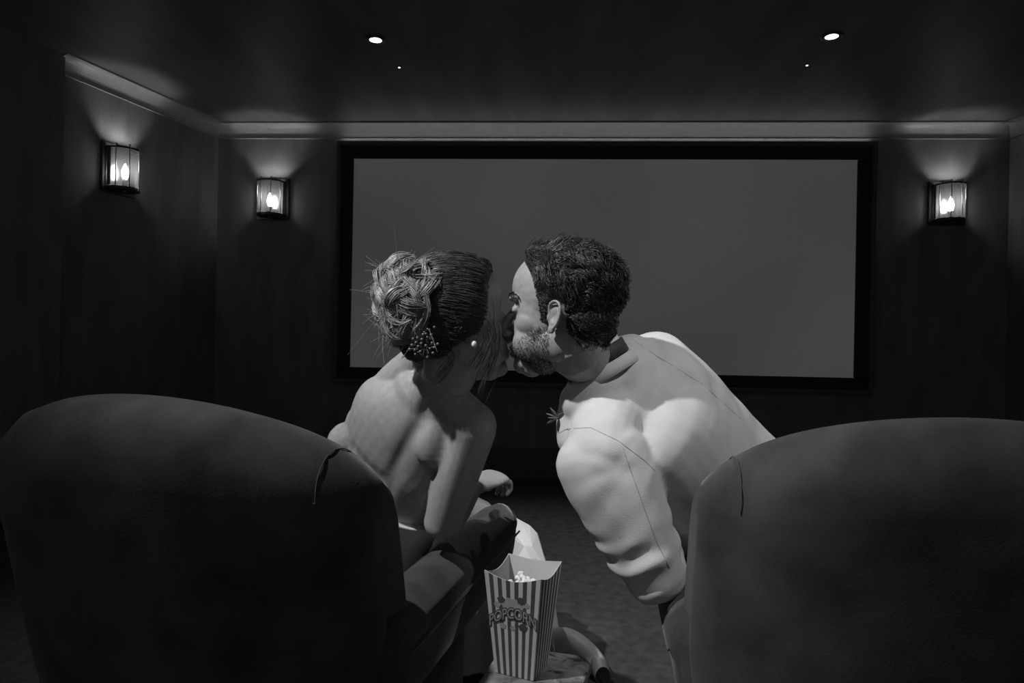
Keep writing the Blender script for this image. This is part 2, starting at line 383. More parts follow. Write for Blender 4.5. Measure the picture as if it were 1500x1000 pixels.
def make_chair(loc, rz, label):
    t = empty('armchair', loc, rz); tag(t, label, 'armchair', 'velvet tub armchairs')
    n = 44; S = [math.sin(PI/2*(-1+2*i/48)) for i in range(49)]; mb = MB(); vs = [back_pt(s, k, n) for s in S for k in range(n)]; fs = []
    for i in range(len(S)-1):
        for k in range(n):
            k2 = (k+1) % n; fs.append((i*n+k, (i+1)*n+k, (i+1)*n+k2, i*n+k2))
    fs.append(tuple(range(n))); fs.append(tuple((len(S)-1)*n+k for k in range(n-1, -1, -1)))
    mb.add(vs, fs); bk = mb.build('backrest', M['velvet'], t)
    for sg in (-1, 1):
        mb = MB(); mb.tube([back_pt(sg*.86, k, n)+Vector((0, -.001, 0)) for k in np.linspace(17, 21.5, 24)], .0009, 6); mb.build('piping', M['velvet'], bk)
    mb = MB(); mb.tube([back_pt(.86, 17, n)+Vector((-.06+.012*i, -.002, .012*math.sin(i*.6))) for i in range(6)], .0012, 6); mb.build('seam', M['velvet2'], bk)
    mb = MB(); mb.rbox((-.235, .16, .10), (.235, .92, .42), .05); mb.build('seat_base', M['velvet'], t)
    mb = MB(); mb.rbox((-.235, .20, .35), (.235, .96, .47), .045, 4); mb.build('seat_cushion', M['velvet'], t)
    for sg in (-1, 1):
        mb = MB(); N = 22; ys = [.20+.80*i/14 for i in range(15)]; rings = []
        for i, y in enumerate(ys):
            e = 1-max(0, (y-.93)/.07)**2*.22 if y > .93 else (1-max(0, (.25-y)/.06)**2*.25 if y < .25 else 1)
            wd = .062*e; top = .575-.03*(1-e); rg = []
            for k in range(N):
                a = 2*PI*k/N; cx, cz = math.cos(a), math.sin(a)
                if cz > 0: p = (sg*.290+wd*cx*1.0, y, top-.062+.062*cz)
                else: p = (sg*.290 + wd*math.copysign(abs(cx)**.45, cx)*.90*(1-.25*abs(cz)**3), y, (top-.062) + .13*max(-1, cz*1.0)*(1 if cz < -.97 else abs(cz)**.5))
                rg.append(p)
            rings.append(rg)
        vs = [p for r in rings for p in r]; fs = [(j*N+k, j*N+(k+1) % N, (j+1)*N+(k+1) % N, (j+1)*N+k) for j in range(14) for k in range(N)]
        fs.append(tuple(range(N-1, -1, -1))); fs.append(tuple(14*N+k for k in range(N))); mb.add(vs, fs)
        ar = mb.build('arm', M['velvet'], t)
        mb = MB(); mb.tube([(sg*(.290+.0615), y, .51) for y in np.linspace(.24, .96, 8)], .0025, 6); mb.build('piping', M['velvet2'], ar)
    for x in (-.25, .25):
        for y in (.2, .84):
            mb = MB(); mb.lathe([(.001, 0), (.018, 0), (.026, .11), (.001, .11)], 12, c=(x, y, 0)); mb.build('leg', M['wood'], t)
    return t
def floor_xy(X, d): p = CAM_O + CAM_R @ Vector((X, 0, -d)); return (p.x, p.y, 0)
make_chair(floor_xy(-.545, .92), YAW-math.radians(14), 'dark velvet tub armchair in which the bride sits')
make_chair(floor_xy(.575, .81), YAW-math.radians(8), 'dark velvet tub armchair in which the groom sits')

# ------------------------------------------------------------------ side table and popcorn
TA = math.radians(-12); TZ = .45
tb = empty('side_table', (-.028, 1.105, 0), TA); tag(tb, 'small square side table with a mottled stone top under the popcorn box', 'table')
mb = MB(); mb.rbox((-.082, -.12, TZ-.022), (.082, .12, TZ), .004, 2); mb.build('tabletop', M['stone'], tb, False)
mb = MB(); mb.lathe([(.001, .02), (.018, .02), (.016, TZ-.022), (.001, TZ-.022)], 16); mb.build('pole', M['bronze'], tb)
mb = MB(); mb.lathe([(.001, 0), (.10, 0), (.10, .012), (.02, .022), (.001, .022)], 24); mb.build('base', M['bronze'], tb)
bp = Vector((-.045, 1.150, TZ+.001))
bx = empty('popcorn_box', bp, math.radians(-20)); tag(bx, 'striped cardboard popcorn box with scooped rim on the side table', 'popcorn box')
BH, b0, b1 = .172, .034, .050
def wall(name, sd):
    """one striped card wall: outside striped, inside plain"""
    mb = MB(); nc, nr = 13, 10; rot = Matrix.Rotation(sd*PI/2, 3, 'Z')
    def P(u, v, ins):
        hh = BH - (.012*math.cos(u*PI/2) if sd in (0, 1, 3) else .004*math.cos(u*PI/2)) ; z = v*hh; hw = b0+(b1-b0)*z/BH; off = hw-(.0012 if ins else 0)
        return rot @ Vector((u*(hw-(.0012 if ins else 0)), -off, z))
    for c in range(nc*2):
        u0, u1 = -1+2*c/(nc*2), -1+2*(c+1)/(nc*2)
        for r in range(nr):
            v0, v1 = r/nr, (r+1)/nr
            mb.add([P(u0, v0, 0), P(u1, v0, 0), P(u1, v1, 0), P(u0, v1, 0)], [(0, 1, 2, 3)], 1 if (c//2) % 2 == 1 else 0)
            mb.add([P(u0, v0, 1), P(u1, v0, 1), P(u1, v1, 1), P(u0, v1, 1)], [(3, 2, 1, 0)], 0)
        mb.add([P(u0, 1, 0), P(u1, 1, 0), P(u1, 1, 1), P(u0, 1, 1)], [(0, 1, 2, 3)], 0)
    return mb.build(name, [M['paper'], M['ink']], bx, False)
walls_ = [wall('card_wall', s) for s in range(4)]
mb = MB(); mb.box((-b0, -b0, 0), (b0, b0, .002)); mb.build('card_bottom', M['paper'], bx, False)
slope = math.atan2(b1-b0, BH)
def text_on(body, size, z, dy, m, off=0.0, dx=0, nm='lettering'):
    cu = bpy.data.curves.new('t', 'FONT'); cu.body = body; cu.size = size; cu.align_x = 'CENTER'; cu.align_y = 'CENTER'; cu.offset = off; cu.extrude = .0002; cu.space_character = .95
    o = bpy.data.objects.new('t', cu); COL.objects.link(o); dg = bpy.context.evaluated_depsgraph_get(); dg.update()
    me = bpy.data.meshes.new_from_object(o.evaluated_get(dg)); bpy.data.objects.remove(o)
    V = getv(me); V[:, 1] = V[:, 1]*(1.35) - 9*V[:, 0]**2 + V[:, 0]*.08
    hw = b0+(b1-b0)*(z+V[:, 1])/BH
    W = np.stack([V[:, 0]+dx, -hw-dy-V[:, 2], z+V[:, 1]], 1); setv(me, W)
    return mesh_obj(nm, me, m, walls_[0])
mb = MB()
def front(x, z, dy): return (x, -(b0+(b1-b0)*z/BH)-dy, z)
def blob(cx, cz, rx, rz, dy, m, nm):
    mb = MB(); n = 28; vs = [front(cx, cz, dy)]+[front(cx+rx*math.cos(2*PI*i/n)*(1+.10*math.sin(5*2*PI*i/n)), cz+rz*math.sin(2*PI*i/n)*(1+.12*math.sin(7*2*PI*i/n)), dy) for i in range(n)]
    mb.add(vs, [(0, 1+i, 1+(i+1) % n) for i in range(n)]); return mb.build(nm, m, walls_[0], False)
blob(.0, .120, .021, .012, .0003, M['print_grey'], 'printed_cloud')
for cx, cz, r in ((-.02, .127, .007), (-.027, .118, .006), (.016, .130, .008), (.024, .124, .006), (-.018, .083, .006), (.018, .086, .008), (.0, .082, .005)): blob(cx, cz, r, r*.8, .0004, M['ink'] if r > .0065 else M['print_grey'], 'printed_kernel')
text_on('POPCORN', .0185, .106, .0008, M['ink'], .0016)
text_on('POPCORN', .0185, .106, .0014, M['print_grey'], -.0001)
CORN = None
for k in range(14):
    a = random.random()*2*PI; r = .028*math.sqrt(random.random()); base = bp + Vector((r*math.cos(a)+.008, r*math.sin(a)+.004, (.130+random.random()*.016)))
    if CORN is None:
        mb = MB()
        for q in range(6):
            d = Vector((random.gauss(0,1), random.gauss(0,1), random.gauss(0,1))).normalized(); mb.ell(d*.0055, (.0052, .0048, .005), nu=10, nv=6)
        CORN = o = mb.build('popcorn_piece', M['corn'])
    else: o = CORN.copy(); COL.objects.link(o)
    o.location = base; o.rotation_euler = (random.random()*6, random.random()*6, random.random()*6)
    tag(o, 'puffed white popcorn piece inside the striped box', 'popcorn', 'popcorn in the box')

# ------------------------------------------------------------------ people: shared builders
def hand(mb, wrist, d, back, curl=.5, thumb=1, sc=1.0, splay=.06):
    """palm, four fingers and a thumb; back = back of the hand, thumb = +1/-1 side"""
    d = Vector(d).normalized(); back = Vector(back); back = (back-d*back.dot(d)).normalized(); lat = d.cross(back)*thumb; w0 = Vector(wrist)
    mb.loft([(w0-d*.02*sc, .026*sc, .019*sc, lat), (w0+d*.02*sc, .031*sc, .017*sc, lat), (w0+d*.055*sc, .039*sc, .014*sc, lat), (w0+d*.088*sc, .038*sc, .011*sc, lat)], n=18)
    for i, (ln, off) in enumerate(((.070, .028), (.078, .009), (.073, -.010), (.058, -.028))):
        p = w0 + d*(.085-.004*abs(i-1))*sc + lat*off*sc; dd = (d + lat*splay*(1.5-i)).normalized(); nn = back.copy(); pts = [(p-dd*.015*sc, .0088*sc)]
        for j, fr in enumerate((.45, .30, .25)):
            ax = dd.cross(nn); q = Matrix.Rotation(-curl*(.7+.35*j), 3, ax); dd = q @ dd; nn = q @ nn
            pts.append((p+dd*ln*fr*.5*sc, (.0084-.0008*j)*sc)); p = p+dd*ln*fr*sc; pts.append((p, (.0086-.0012*j)*sc))
        mb.loft([(a, r, r, lat) for a, r in pts], n=12, res=3)
    p = w0+d*.022*sc+lat*.024*sc; dd = (d*.72+lat*.62-back*.25).normalized()
    mb.loft([(p-dd*.01, .013*sc, .012*sc, back), (p+dd*.03*sc, .0115*sc, .0105*sc, back), (p+dd*.055*sc+d*.006*sc, .0095*sc, .009*sc, back), (p+dd*.070*sc+d*.016*sc, .007*sc, .0065*sc, back)], n=12, res=3)
def head_parts(mb, X, male):
    """X: head-local (x forward, y left, z up, origin between the ears) -> world"""
    R3 = X.to_3x3(); s = R3.col[0].length; Rn = R3.copy(); Rn = Rn @ Matrix.Diagonal((1/s, 1/s, 1/s))
    def E(c, r, rot=None): mb.ell(X @ Vector(c), [q*s for q in r], Rn @ rot if rot else Rn, 28, 18)
    E((-.008, 0, .045), (.099, .077, .087)); E((.026, 0, .058), (.070, .063, .066)); E((-.035, 0, .0), (.065, .066, .06))
    jw = 1.0 if male else .9; sec = ((.03, .024, .066, .064), (0, .026, .064, .063), (-.03, .030, .060, .060), (-.055, .036, .053, .052), (-.074, .044, .042, .040), (-.086, .054, .024, .022))
    mb.loft([(X @ Vector((cx, 0, z)), rx*s, ry*s*(jw if z < 0 else 1), R3 @ Vector((1, 0, 0))) for z, cx, rx, ry in sec], n=28)
    for g in (-1, 1):
        if male: E((.081, g*.024, .034), (.014, .027, .008))
        E((.044, g*.036, -.012), (.031, .026, .028)); E((.0765, g*.032, .014), (.0115, .0145, .0105))
        E((.046, g*.030, -.045), (.036, .028, .036)); E((.100, g*.0115, -.030), (.0105, .008, .0075))
        E((.004, g*.043, -.045), (.040, .021, .034))
    mb.loft([(X @ Vector(p), r*s, r*s*.9, R3 @ Vector((0, 1, 0))) for p, r in (((.082, 0, .03), .009), ((.094, 0, .012), .0085), ((.106, 0, -.008), .0095), ((.1125, 0, -.024), .0118), ((.098, 0, -.034), .010))], n=14)
    E((.086, 0, -.0555), (.0105, .024, .0062)); E((.084, 0, -.0665), (.0105, .021, .0068)); E((.070, 0, -.086), (.018, .024, .017))
    for g in (-1, 1):   # ears: leaf, rim, inner fold, lobe
        er = Matrix.Rotation(g*math.radians(-28 if male else -6), 3, 'Z') @ Matrix.Rotation(math.radians(-12), 3, 'Y')
        c = Vector((-.006, g*(.075 if male else .058), .0))
        def L(p): return X @ (c + er @ Vector((p[0]*1.0, g*p[1]*.95, p[2]*.84)))
        mb.ell(L((0, .002, 0)), [q*s for q in (.015, .0042, .022)], Rn @ er, 20, 14)
        rim = [(.010, .003, -.002), (.012, .006, .012), (.009, .009, .024), (0, .0105, .031), (-.011, .011, .029), (-.018, .0115, .017), (-.0185, .011, .002), (-.014, .009, -.013), (-.007, .007, -.023), (.001, .005, -.027)]
        mb.loft([(L(p), .0030*s, .0030*s, R3 @ Vector((0, 1, 0))) for p in rim], n=10, res=3)
        mb.loft([(L(p), .0024*s, .0024*s, R3 @ Vector((0, 1, 0))) for p in ((-.006, .007, .019), (-.0115, .008, .010), (-.011, .0075, -.003), (-.006, .007, -.013), (.001, .006, -.015))], n=10, res=3)
        mb.ell(L((-.001, .0045, -.027)), [q*s for q in (.0085, .0042, .0085)], Rn @ er, 14, 10); mb.ell(L((.0105, .004, -.004)), [q*s for q in (.0038, .0045, .007)], Rn @ er, 14, 10)
def face_dents(me, X, male):
    V = getv(me); Xi = np.array(X.inverted()); Xm = np.array(X)
    Lc = V @ Xi[:3, :3].T + Xi[:3, 3]; near = np.linalg.norm(Lc, axis=1) < .2; Q = Lc[near]
    for g in (-1, 1):
        push(Q, (.088, g*.016, .015), .008, (-.006, 0, 0)); push(Q, (.085, g*.040, .024), .009, (-.004, 0, 0))
        push(Q, (.098, g*.020, -.018), .008, (-.003, 0, 0)); push(Q, (.10, g*.006, -.037), .0035, (-.003, 0, .002))
        push(Q, (.055, g*.062, -.035), .016, (0, -g*.004, 0))
        push(Q, (-.003, g*.086, -.001), .006, (0, -g*.006, 0)); push(Q, (-.010, g*.087, .019), .004, (0, -g*.003, 0))
    push(Q, (.100, 0, -.061), .004, (-.003, 0, 0)); push(Q, (.094, 0, -.080), .008, (-.004, 0, 0)); push(Q, (.095, 0, .03), .008, (-.002, 0, 0))
    Lc[near] = Q; setv(me, Lc @ Xm[:3, :3].T + Xm[:3, 3])
def head_frame(o, fw, up, s):
    f = Vector(fw).normalized(); u = Vector(up); u = (u-f*u.dot(f)).normalized(); l = u.cross(f)
    return Matrix.Translation(o) @ Matrix((f, l, u)).transposed().to_4x4() @ Matrix.Scale(s, 4)
def cw(v): return CAM_R @ Vector((v[0], v[2], -v[1]))   # (right, away, up) relative to the view -> world
def surf(bvh, X, d):
    """skin point straight out from the head centre along a head-local direction"""
    o = X @ Vector((0, 0, .03)); dr = (X.to_3x3() @ Vector(d)).normalized(); h = bvh.ray_cast(o+dr*.17, -dr)
    if h[0] is None or (h[0]-o).length > .135: return None
    return h[0], h[1]
def interp(x, tab): return float(np.interp(x, [a for a, b in tab], [b for a, b in tab]))

# ------------------------------------------------------------------ the groom
MX = head_frame(at(823, 468, 1.24), cw((-.95, .30, .04)), cw((.05, .03, 1)), .99)
mN, mLS, mRS = at(878, 537, 1.285), at(880, 668, 1.205), at(938, 540, 1.42)
mMid, mWa, mPe = at(968, 618, 1.36), at(1055, 712, 1.44), at(1135, 800, 1.50)
mEl, mWr = at(955, 832, 1.215), at(975, 790, 1.46)
mREl, mRWr = at(1090, 680, 1.72), at(1060, 690, 1.95)
mSide = (mLS-mRS).normalized()
nd = cw((-.50, .05, .85)).normalized()
def groom_torso(mb, g, arms=True, sleeves=1.0):
    sd2 = (mSide*.6 + cw((-1, -.15, 0))*.4).normalized()
    mb.loft([(mPe, .175+g, .125+g, cw((-1, -.1, 0))), (mWa, .165+g, .115+g, sd2), (mMid, .178+g, .120+g, mSide), (mMid.lerp(mN, .38), .180+g, .106+g, mSide), (mN+(mMid-mN)*.42, .135+g, .070+g, mSide)], n=36)
    for sh in (mLS, mRS): mb.loft([(mN+(mMid-mN)*.34, .052+g, .052+g), (mN.lerp(sh, .55)+(mMid-mN)*.12, .060+g, .060+g), (sh, .058+g, .058+g)], n=20, side=(0, 1, 0))
mb = MB(); head_parts(mb, MX, True)
mb.loft([(MX @ Vector((-.020, 0, -.02)), .054, .054, cw((1, 0, .6))), (MX @ Vector((-.032, 0, -.058)), .051, .052, cw((1, 0, .6))), (mN+nd*.015, .050, .050, cw((1, 0, .6))), (mN-nd*.03, .050, .050, cw((1, 0, .6)))], n=28)
hm = remesh(mb, .0018, 5); face_dents(hm, MX, True)
mb = MB(); groom_torso(mb, -.012)
for S, E_, W in ((mLS, mEl, mWr), (mRS, mREl, mRWr)):
    mb.loft([(S, .055, .055), (S.lerp(E_, .4), .050, .050), (E_, .042, .042)], n=20, side=(0, 1, 0)); mb.loft([(E_, .042, .042), (E_.lerp(W, .35), .043, .040), (W, .029, .024)], n=20, side=(0, 0, 1))
    hand(mb, W, (W-E_), (0, 0, 1), .35, 1 if S is mLS else -1, 1.05)
mKn = [at(1105, 740, 1.98), at(1190, 745, 2.0)]; mAn = [at(1090, 935, 2.05), at(1190, 935, 2.05)]; mHi = [mPe+cw((-.07, .03, -.03)), mPe+cw((.09, .03, -.03))]
for H_, K_, A_ in zip(mHi, mKn, mAn):
    mb.loft([(H_, .085, .085), (H_.lerp(K_, .5), .078, .076), (K_, .058, .058), (K_.lerp(A_, .35), .055, .055), (A_, .040, .040)], n=20, side=(1, 0, 0))
    f0 = Vector((A_.x, A_.y, .045)); mb.loft([(f0+cw((0, -.05, 0)), .036, .035), (f0+cw((0, .06, -.008)), .043, .034), (f0+cw((0, .17, -.018)), .036, .024)], n=16, side=(1, 0, 0))
bmn = remesh(mb, .0055, 5)
bm = bmesh.new(); bm.from_mesh(hm); bm.from_mesh(bmn); me = bpy.data.meshes.new('person'); bm.to_mesh(me); bm.free()
groom = mesh_obj('person', me, M['skin_m']); tag(groom, 'person in an ivory dinner jacket leaning over the chair arm to kiss', 'person')
bvh_m = BVHTree.FromObject(groom, bpy.context.evaluated_depsgraph_get()) if False else BVHTree.FromPolygons([v.co for v in hm.vertices], [p.vertices for p in hm.polygons])
# hair: short, wavy, combed back
HL = ((-.12, -.048), (-.05, -.046), (-.024, -.03), (-.018, .030), (-.002, .040), (.008, .028), (.012, -.012), (.024, -.010), (.030, .030), (.042, .066), (.058, .092), (.072, .106), (.12, .12))
def in_hair(p): return p.z > interp(p.x, HL) + .005*noise.noise(p*80)
Mi = MX.inverted(); MR = MX.to_3x3()
def scalp(n, bvh, X, test, ears=True):
    Xi = X.inverted(); out = []
    while len(out) < n:
        d = Vector((random.gauss(0, 1), random.gauss(0, 1), random.gauss(0, 1))).normalized()
        h = surf(bvh, X, d)
        if h is None: continue
        p = Xi @ h[0]
        if ears and abs(p.y) > .083 and p.z < .035: continue
        if test(p): out.append((h[0], h[1], p))
    return out
capv = []; mb = MB()
def hair_cap(bvh, X, test, thick, soft=.03, nu=88, nv=54, ears=True):
    mb = MB(); idx = {}; Xi = X.inverted(); vs = []; fs = []
    G = [[None]*nu for _ in range(nv)]
    for j in range(nv):
        t = PI*(j+.5)/nv*.80
        for i in range(nu):
            a = 2*PI*i/nu; d = Vector((math.sin(t)*math.cos(a), math.sin(t)*math.sin(a), math.cos(t))); h = surf(bvh, X, d)
            if h is None: continue
            p = Xi @ h[0]; k = 0.0
            if ears and abs(p.y) > .083: continue
            m_ = test(p)
            if m_ <= -0.006: continue
            k = min(1, max(0, (m_+.004)/soft)); q = noise.noise(p*38)*.5+noise.noise(p*90)*.25
            G[j][i] = len(vs); vs.append(h[0]+h[1]*(-.0015+(thick(p)*(1+.5*q))*k))
    for j in range(nv-1):
        for i in range(nu):
            q = (G[j][i], G[j+1][i], G[j+1][(i+1) % nu], G[j][(i+1) % nu])
            if all(c is not None for c in q): fs.append(q)
    top = [g for g in G[0] if g is not None]
    if len(top) == nu: fs.append(tuple(top))
    mb.add(vs, fs); return mb
th_m = lambda p: .0035 + .0115*max(0, min(1, (p.z-.04)/.07))
capm = hair_cap(bvh_m, MX, lambda p: p.z-interp(p.x, HL), th_m).build('hair', M['hair_m'], groom); tag(capm, 'short dark wavy hair')
lines = []
for (p, n, q) in scalp(9500, bvh_m, MX, in_hair):
    L = .010+.026*max(0, min(1, (q.z-.02)/.08)); L *= random.uniform(.75, 1.2)
    fl = MR @ Vector((-1.0, .55*math.copysign(1, q.y)*abs(q.y)/.08, -.35 if q.z < .08 else .0)); fl += MR @ Vector(noise.noise_vector(q*22))*.9
    fl = (fl-n*fl.dot(n)).normalized(); s_ = n.cross(fl); ph = noise.noise(q*30)*6; pts = []
    rise = th_m(q)*random.uniform(.6, 1.25)
    for k in range(7):
        t = k/6; pts.append(p + n*(rise*math.sin(min(1, t*1.25)*PI*.5) + L*.10*math.sin(t*4+ph)) + fl*L*t + s_*(L*.22*math.sin(t*5+ph)))
    lines.append(pts)
strands('hair_strands', lines, .0007, .00035, M['hair_m'], capm)
# stubble
def in_beard(p): return (random.random() < min(1, max(.08, (-.012 - max(0, p.x-.035)*.75 - p.z)/.022)) and p.z < -.018+.02*max(0, (.03-p.x)/.03) and p.z > -.125 and p.x > .006 and not (p.x > .088 and p.z > -.052) and not (abs(p.y) < .045 and p.z > -.040) and p.z < -.012 - max(0, p.x-.035)*.75)
lines = []
for (p, n, q) in scalp(5200, bvh_m, MX, in_beard):
    fl = (MR @ Vector((.25, 0, -1)) + n*.9 + Vector((random.gauss(0,.25), random.gauss(0,.25), random.gauss(0,.25)))).normalized(); L = random.uniform(.0015, .0032)
    lines.append([p-n*.0005, p+fl*L*.5, p+fl*L])
strands('beard', lines, .00035, .00018, M['hair_m'], groom)
lines = []
for g in (-1, 1):
    for k in range(170):
        u = random.random(); c = X0 = Vector((.092-.018*u, g*(.014+.036*u), .032+.008*math.sin(u*PI*.9)+random.uniform(-.003, .003)))
        h = surf(bvh_m, MX, (c-Vector((0, 0, .03))));
        if h: fl = (MR @ Vector((-.2, g*.9, .35 if u < .6 else -.2))).normalized(); lines.append([h[0], h[0]+h[1]*.0022+fl*.004, h[0]+h[1]*.001+fl*.009])
for h_ in (lines[:len(lines)//2], lines[len(lines)//2:]): strands('eyebrow', h_, .0004, .0002, M['hair_m'], groom)
lines = []
for g in (-1, 1):
    for k in range(70):
        u = k/69; c = Vector((.092-.010*u, g*(.020+.026*u), .0095-.002*math.sin(u*PI))); h = surf(bvh_m, MX, (c-Vector((0, 0, .03))))
        if h: lines.append([h[0], h[0]+MR @ Vector((.0032, g*.001, -.0015)), h[0]+MR @ Vector((.0058, g*.002, -.001))])
for h_ in (lines[:len(lines)//2], lines[len(lines)//2:]): strands('eyelash', h_, .0005, .0002, M['hair_m'], groom)
# jacket
mb = MB(); groom_torso(mb, .006)
sl = [(mLS, .084, .060), (mLS.lerp(mEl, .22), .084, .064), (mLS.lerp(mEl, .55), .074, .064), (mLS.lerp(mEl, .85), .064, .060), (mEl+(mEl-mLS)*.02, .056, .056)]
mb.loft([(p, a, b_, cw((1, .0, .25))) for p, a, b_ in sl], n=32)
mb.loft([(mEl, .056, .056), (mEl.lerp(mWr, .4), .052, .050), (mEl.lerp(mWr, .92), .042, .038)], n=24, side=(0, 0, 1))
mb.loft([(mRS, .068, .068), (mRS.lerp(mREl, .5), .062, .062), (mREl, .055, .055), (mREl.lerp(mRWr, .9), .042, .042)], n=24, side=(0, 0, 1))
mb.loft([(at(880, 560, 1.30), .055, .05), (at(862, 600, 1.285), .058, .052), (at(858, 640, 1.275), .056, .05)], n=22, side=(1, 0, 0))
mb.loft([(mN.lerp(mMid, .42), .085, .055, mSide), (mN.lerp(mMid, .18)-nd*.012, .082, .066, mSide), (mN-nd*.016, .068, .067, mSide)], n=32, round_ends=False)
mb.loft([(at(852, 588, 1.26), .042, .042), (at(885, 572, 1.26), .046, .046), (at(925, 550, 1.30), .045, .045)], n=20, side=(0, 1, 0))
jm = remesh(mb, .0048, 7)
V = getv(jm); N = getn(jm)
ax = np.array((mEl-mLS).normalized()); t = ((V-np.array(mLS))@ax)/(mEl-mLS).length
dist = np.linalg.norm(V-np.array(mLS)-np.outer(t*(mEl-mLS).length, ax), axis=1); msk = np.clip((.105-dist)/.03, 0, 1)*np.clip((t+.1)/.2, 0, 1)
q = np.array([noise.noise(Vector(v)*9) for v in V]); q2 = np.array([noise.noise(Vector((v[0]*16, v[1]*16, v[2]*16+5))) for v in V])
sidev = np.array(cw((1, 0, .1))); lat = (V-np.array(mLS))@sidev
fold = np.sin(t*21 + lat*14 + q*5)*np.clip(q2*1.5+.6,0,1)
V += N*(msk*(.0010+.0050*np.clip((t-.55)/.35, 0, 1))*fold)[:, None]
V += N*((.0022*q2*(1-msk*.4))+.0015*q)[:, None]
setv(jm, V)
N = getn(jm)
def P3(pts): return [at(*p) for p in pts]
# soft drag folds across the back
V = groove(V, N, P3([(945, 650, 1.25), (985, 600, 1.25), (1010, 560, 1.27)]), .016, .008); V = groove(V, N, P3([(1000, 660, 1.3), (1035, 600, 1.3), (1050, 560, 1.32)]), .013, .006)
V = groove(V, N, P3([(830, 650, 1.15), (880, 668, 1.14), (920, 690, 1.14)]), .012, .004)
setv(jm, V)
bvj = BVHTree.FromPolygons([v.co for v in jm.vertices], [p.vertices for p in jm.polygons])
jacket = mesh_obj('jacket', jm, M['jacket'], groom); tag(jacket, 'ivory wool dinner jacket')
def on_jacket(px, py, lift=.0006):
    d = (at(px, py, 1)-CAM_O).normalized(); h = bvj.ray_cast(CAM_O, d)
    return (h[0]+h[1]*lift) if h[0] else None
def seam(pts, r=.0004, nm='seam'):
    out = []
    for (a, b_) in zip(pts[:-1], pts[1:]):
        for k in range(6):
            p = on_jacket(a[0]+(b_[0]-a[0])*k/6, a[1]+(b_[1]-a[1])*k/6, .0002)
            if p is not None: out.append(p)
    if len(out) > 3:
        mb = MB(); mb.tube(out, r, 6); return mb.build(nm, M['seam'], jacket)
seam([(907, 484), (960, 520), (1028, 562), (1097, 624)]); seam([(912, 655), (935, 720), (960, 790), (985, 840)]); seam([(808, 640), (830, 628), (865, 626), (905, 645), (945, 675), (962, 692)], .0005)

# collar, bow tie band, shirt collar
def band(center, axis, r1, r2, h, m, nm, par, tilt=0, th=.006, a0=0, a1=2*PI, flare=0.0):
    ax_ = Vector(axis).normalized(); x = mSide - ax_*mSide.dot(ax_); x.normalize(); y = ax_.cross(x); mb = MB(); n = 48; rings = []
    for (rr, z) in ((0, 0), (th, 0), (th+flare*.5, h*.5), (th+flare, h), (flare, h), (flare*.5, h*.5), (0, 0)):
        rings.append([Vector(center)+x*(r1+rr)*math.cos(a0+(a1-a0)*i/n)+y*(r2+rr)*math.sin(a0+(a1-a0)*i/n)+ax_*(z) for i in range(n+1)])
    vs = [p for r in rings for p in r]; fs = [(j*(n+1)+i, j*(n+1)+i+1, (j+1)*(n+1)+i+1, (j+1)*(n+1)+i) for j in range(6) for i in range(n)]
    mb.add(vs, fs); return mb.build(nm, m, par)
cN = mN+nd*.016
band(cN-nd*.004, nd, .057, .057, .034, M['shirt'], 'shirt_collar', groom, flare=-.003, th=.004)
band(cN-nd*.014, nd, .062, .062, .026, M['blackcloth'], 'bow_tie_band', groom, th=.003)
jc = band(cN-nd*.040, nd, .068, .068, .024, M['jacket'], 'collar', jacket, flare=-.004, th=.003)
# trousers and shoes
mb = MB(); mb.loft([(mPe+cw((0, 0, .04)), .178, .128), (mPe, .178, .128)], n=28, side=cw((-1, -.1, 0)))
for H_, K_, A_ in zip(mHi, mKn, mAn): mb.loft([(H_, .094, .094), (H_.lerp(K_, .5), .086, .084), (K_, .070, .070), (K_.lerp(A_, .5), .066, .066), (A_+Vector((0, 0, .02)), .06, .06)], n=22, side=(1, 0, 0))
mesh_obj('trousers', remesh(mb, .008, 5), M['blackcloth'], groom)
for A_ in mAn:
    f0 = Vector((A_.x, A_.y, .05)); mb = MB(); mb.loft([(f0+cw((0, -.06, 0)), .042, .040), (f0+cw((0, .06, -.006)), .050, .040), (f0+cw((0, .19, -.016)), .042, .030)], n=18, side=(1, 0, 0)); mb.build('shoe', M['blackcloth'], groom)
bt = empty('boutonniere', (0, 0, 0)); bt.parent = groom; bt['label'] = 'small dried buttonhole spray on the lapel'
c0 = at(818, 612, 1.265)
for k in range(7):
    d = cw((random.gauss(-.7, .5), random.gauss(0, .4), random.gauss(.3, .5))).normalized(); s_ = d.cross(Vector((random.random(), random.random(), 1))).normalized(); mb = MB()
    mb.loft([(c0, .001, .001), (c0+d*.010, .006, .0012), (c0+d*.019, .004, .001), (c0+d*.024, .0008, .0006)], n=10, side=s_); mb.build('petal', M['leaf'], bt)

# ------------------------------------------------------------------ the bride
WX = head_frame(at(671, 482, 1.27), cw((.91, .40, .14)), cw((-.16, -.02, 1)), .98)
wN = at(640, 572, 1.30); wCh = at(600, 655, 1.40); wWa = at(560, 760, 1.51); wPe = at(515, 835, 1.60)
wLS, wRS = at(512, 650, 1.46), at(690, 625, 1.28); wEl, wWr = at(648, 764, 1.34), at(694, 712, 1.55)
wLEl, wLWr = at(500, 790, 1.60), at(560, 800, 1.80)
wSide = (wRS-wLS).normalized(); wR = WX.to_3x3()
mb = MB(); head_parts(mb, WX, False)
mb.loft([(WX @ Vector((-.015, 0, -.03)), .050, .054, wR @ Vector((0, 1, 0))), (WX @ Vector((-.03, 0, -.08)), .047, .050, wR @ Vector((0, 1, 0))), (wN.lerp(WX @ Vector((-.03, 0, -.08)), .35), .050, .050, wSide), (wN+(wCh-wN)*.25, .066, .056, wSide)], n=28)
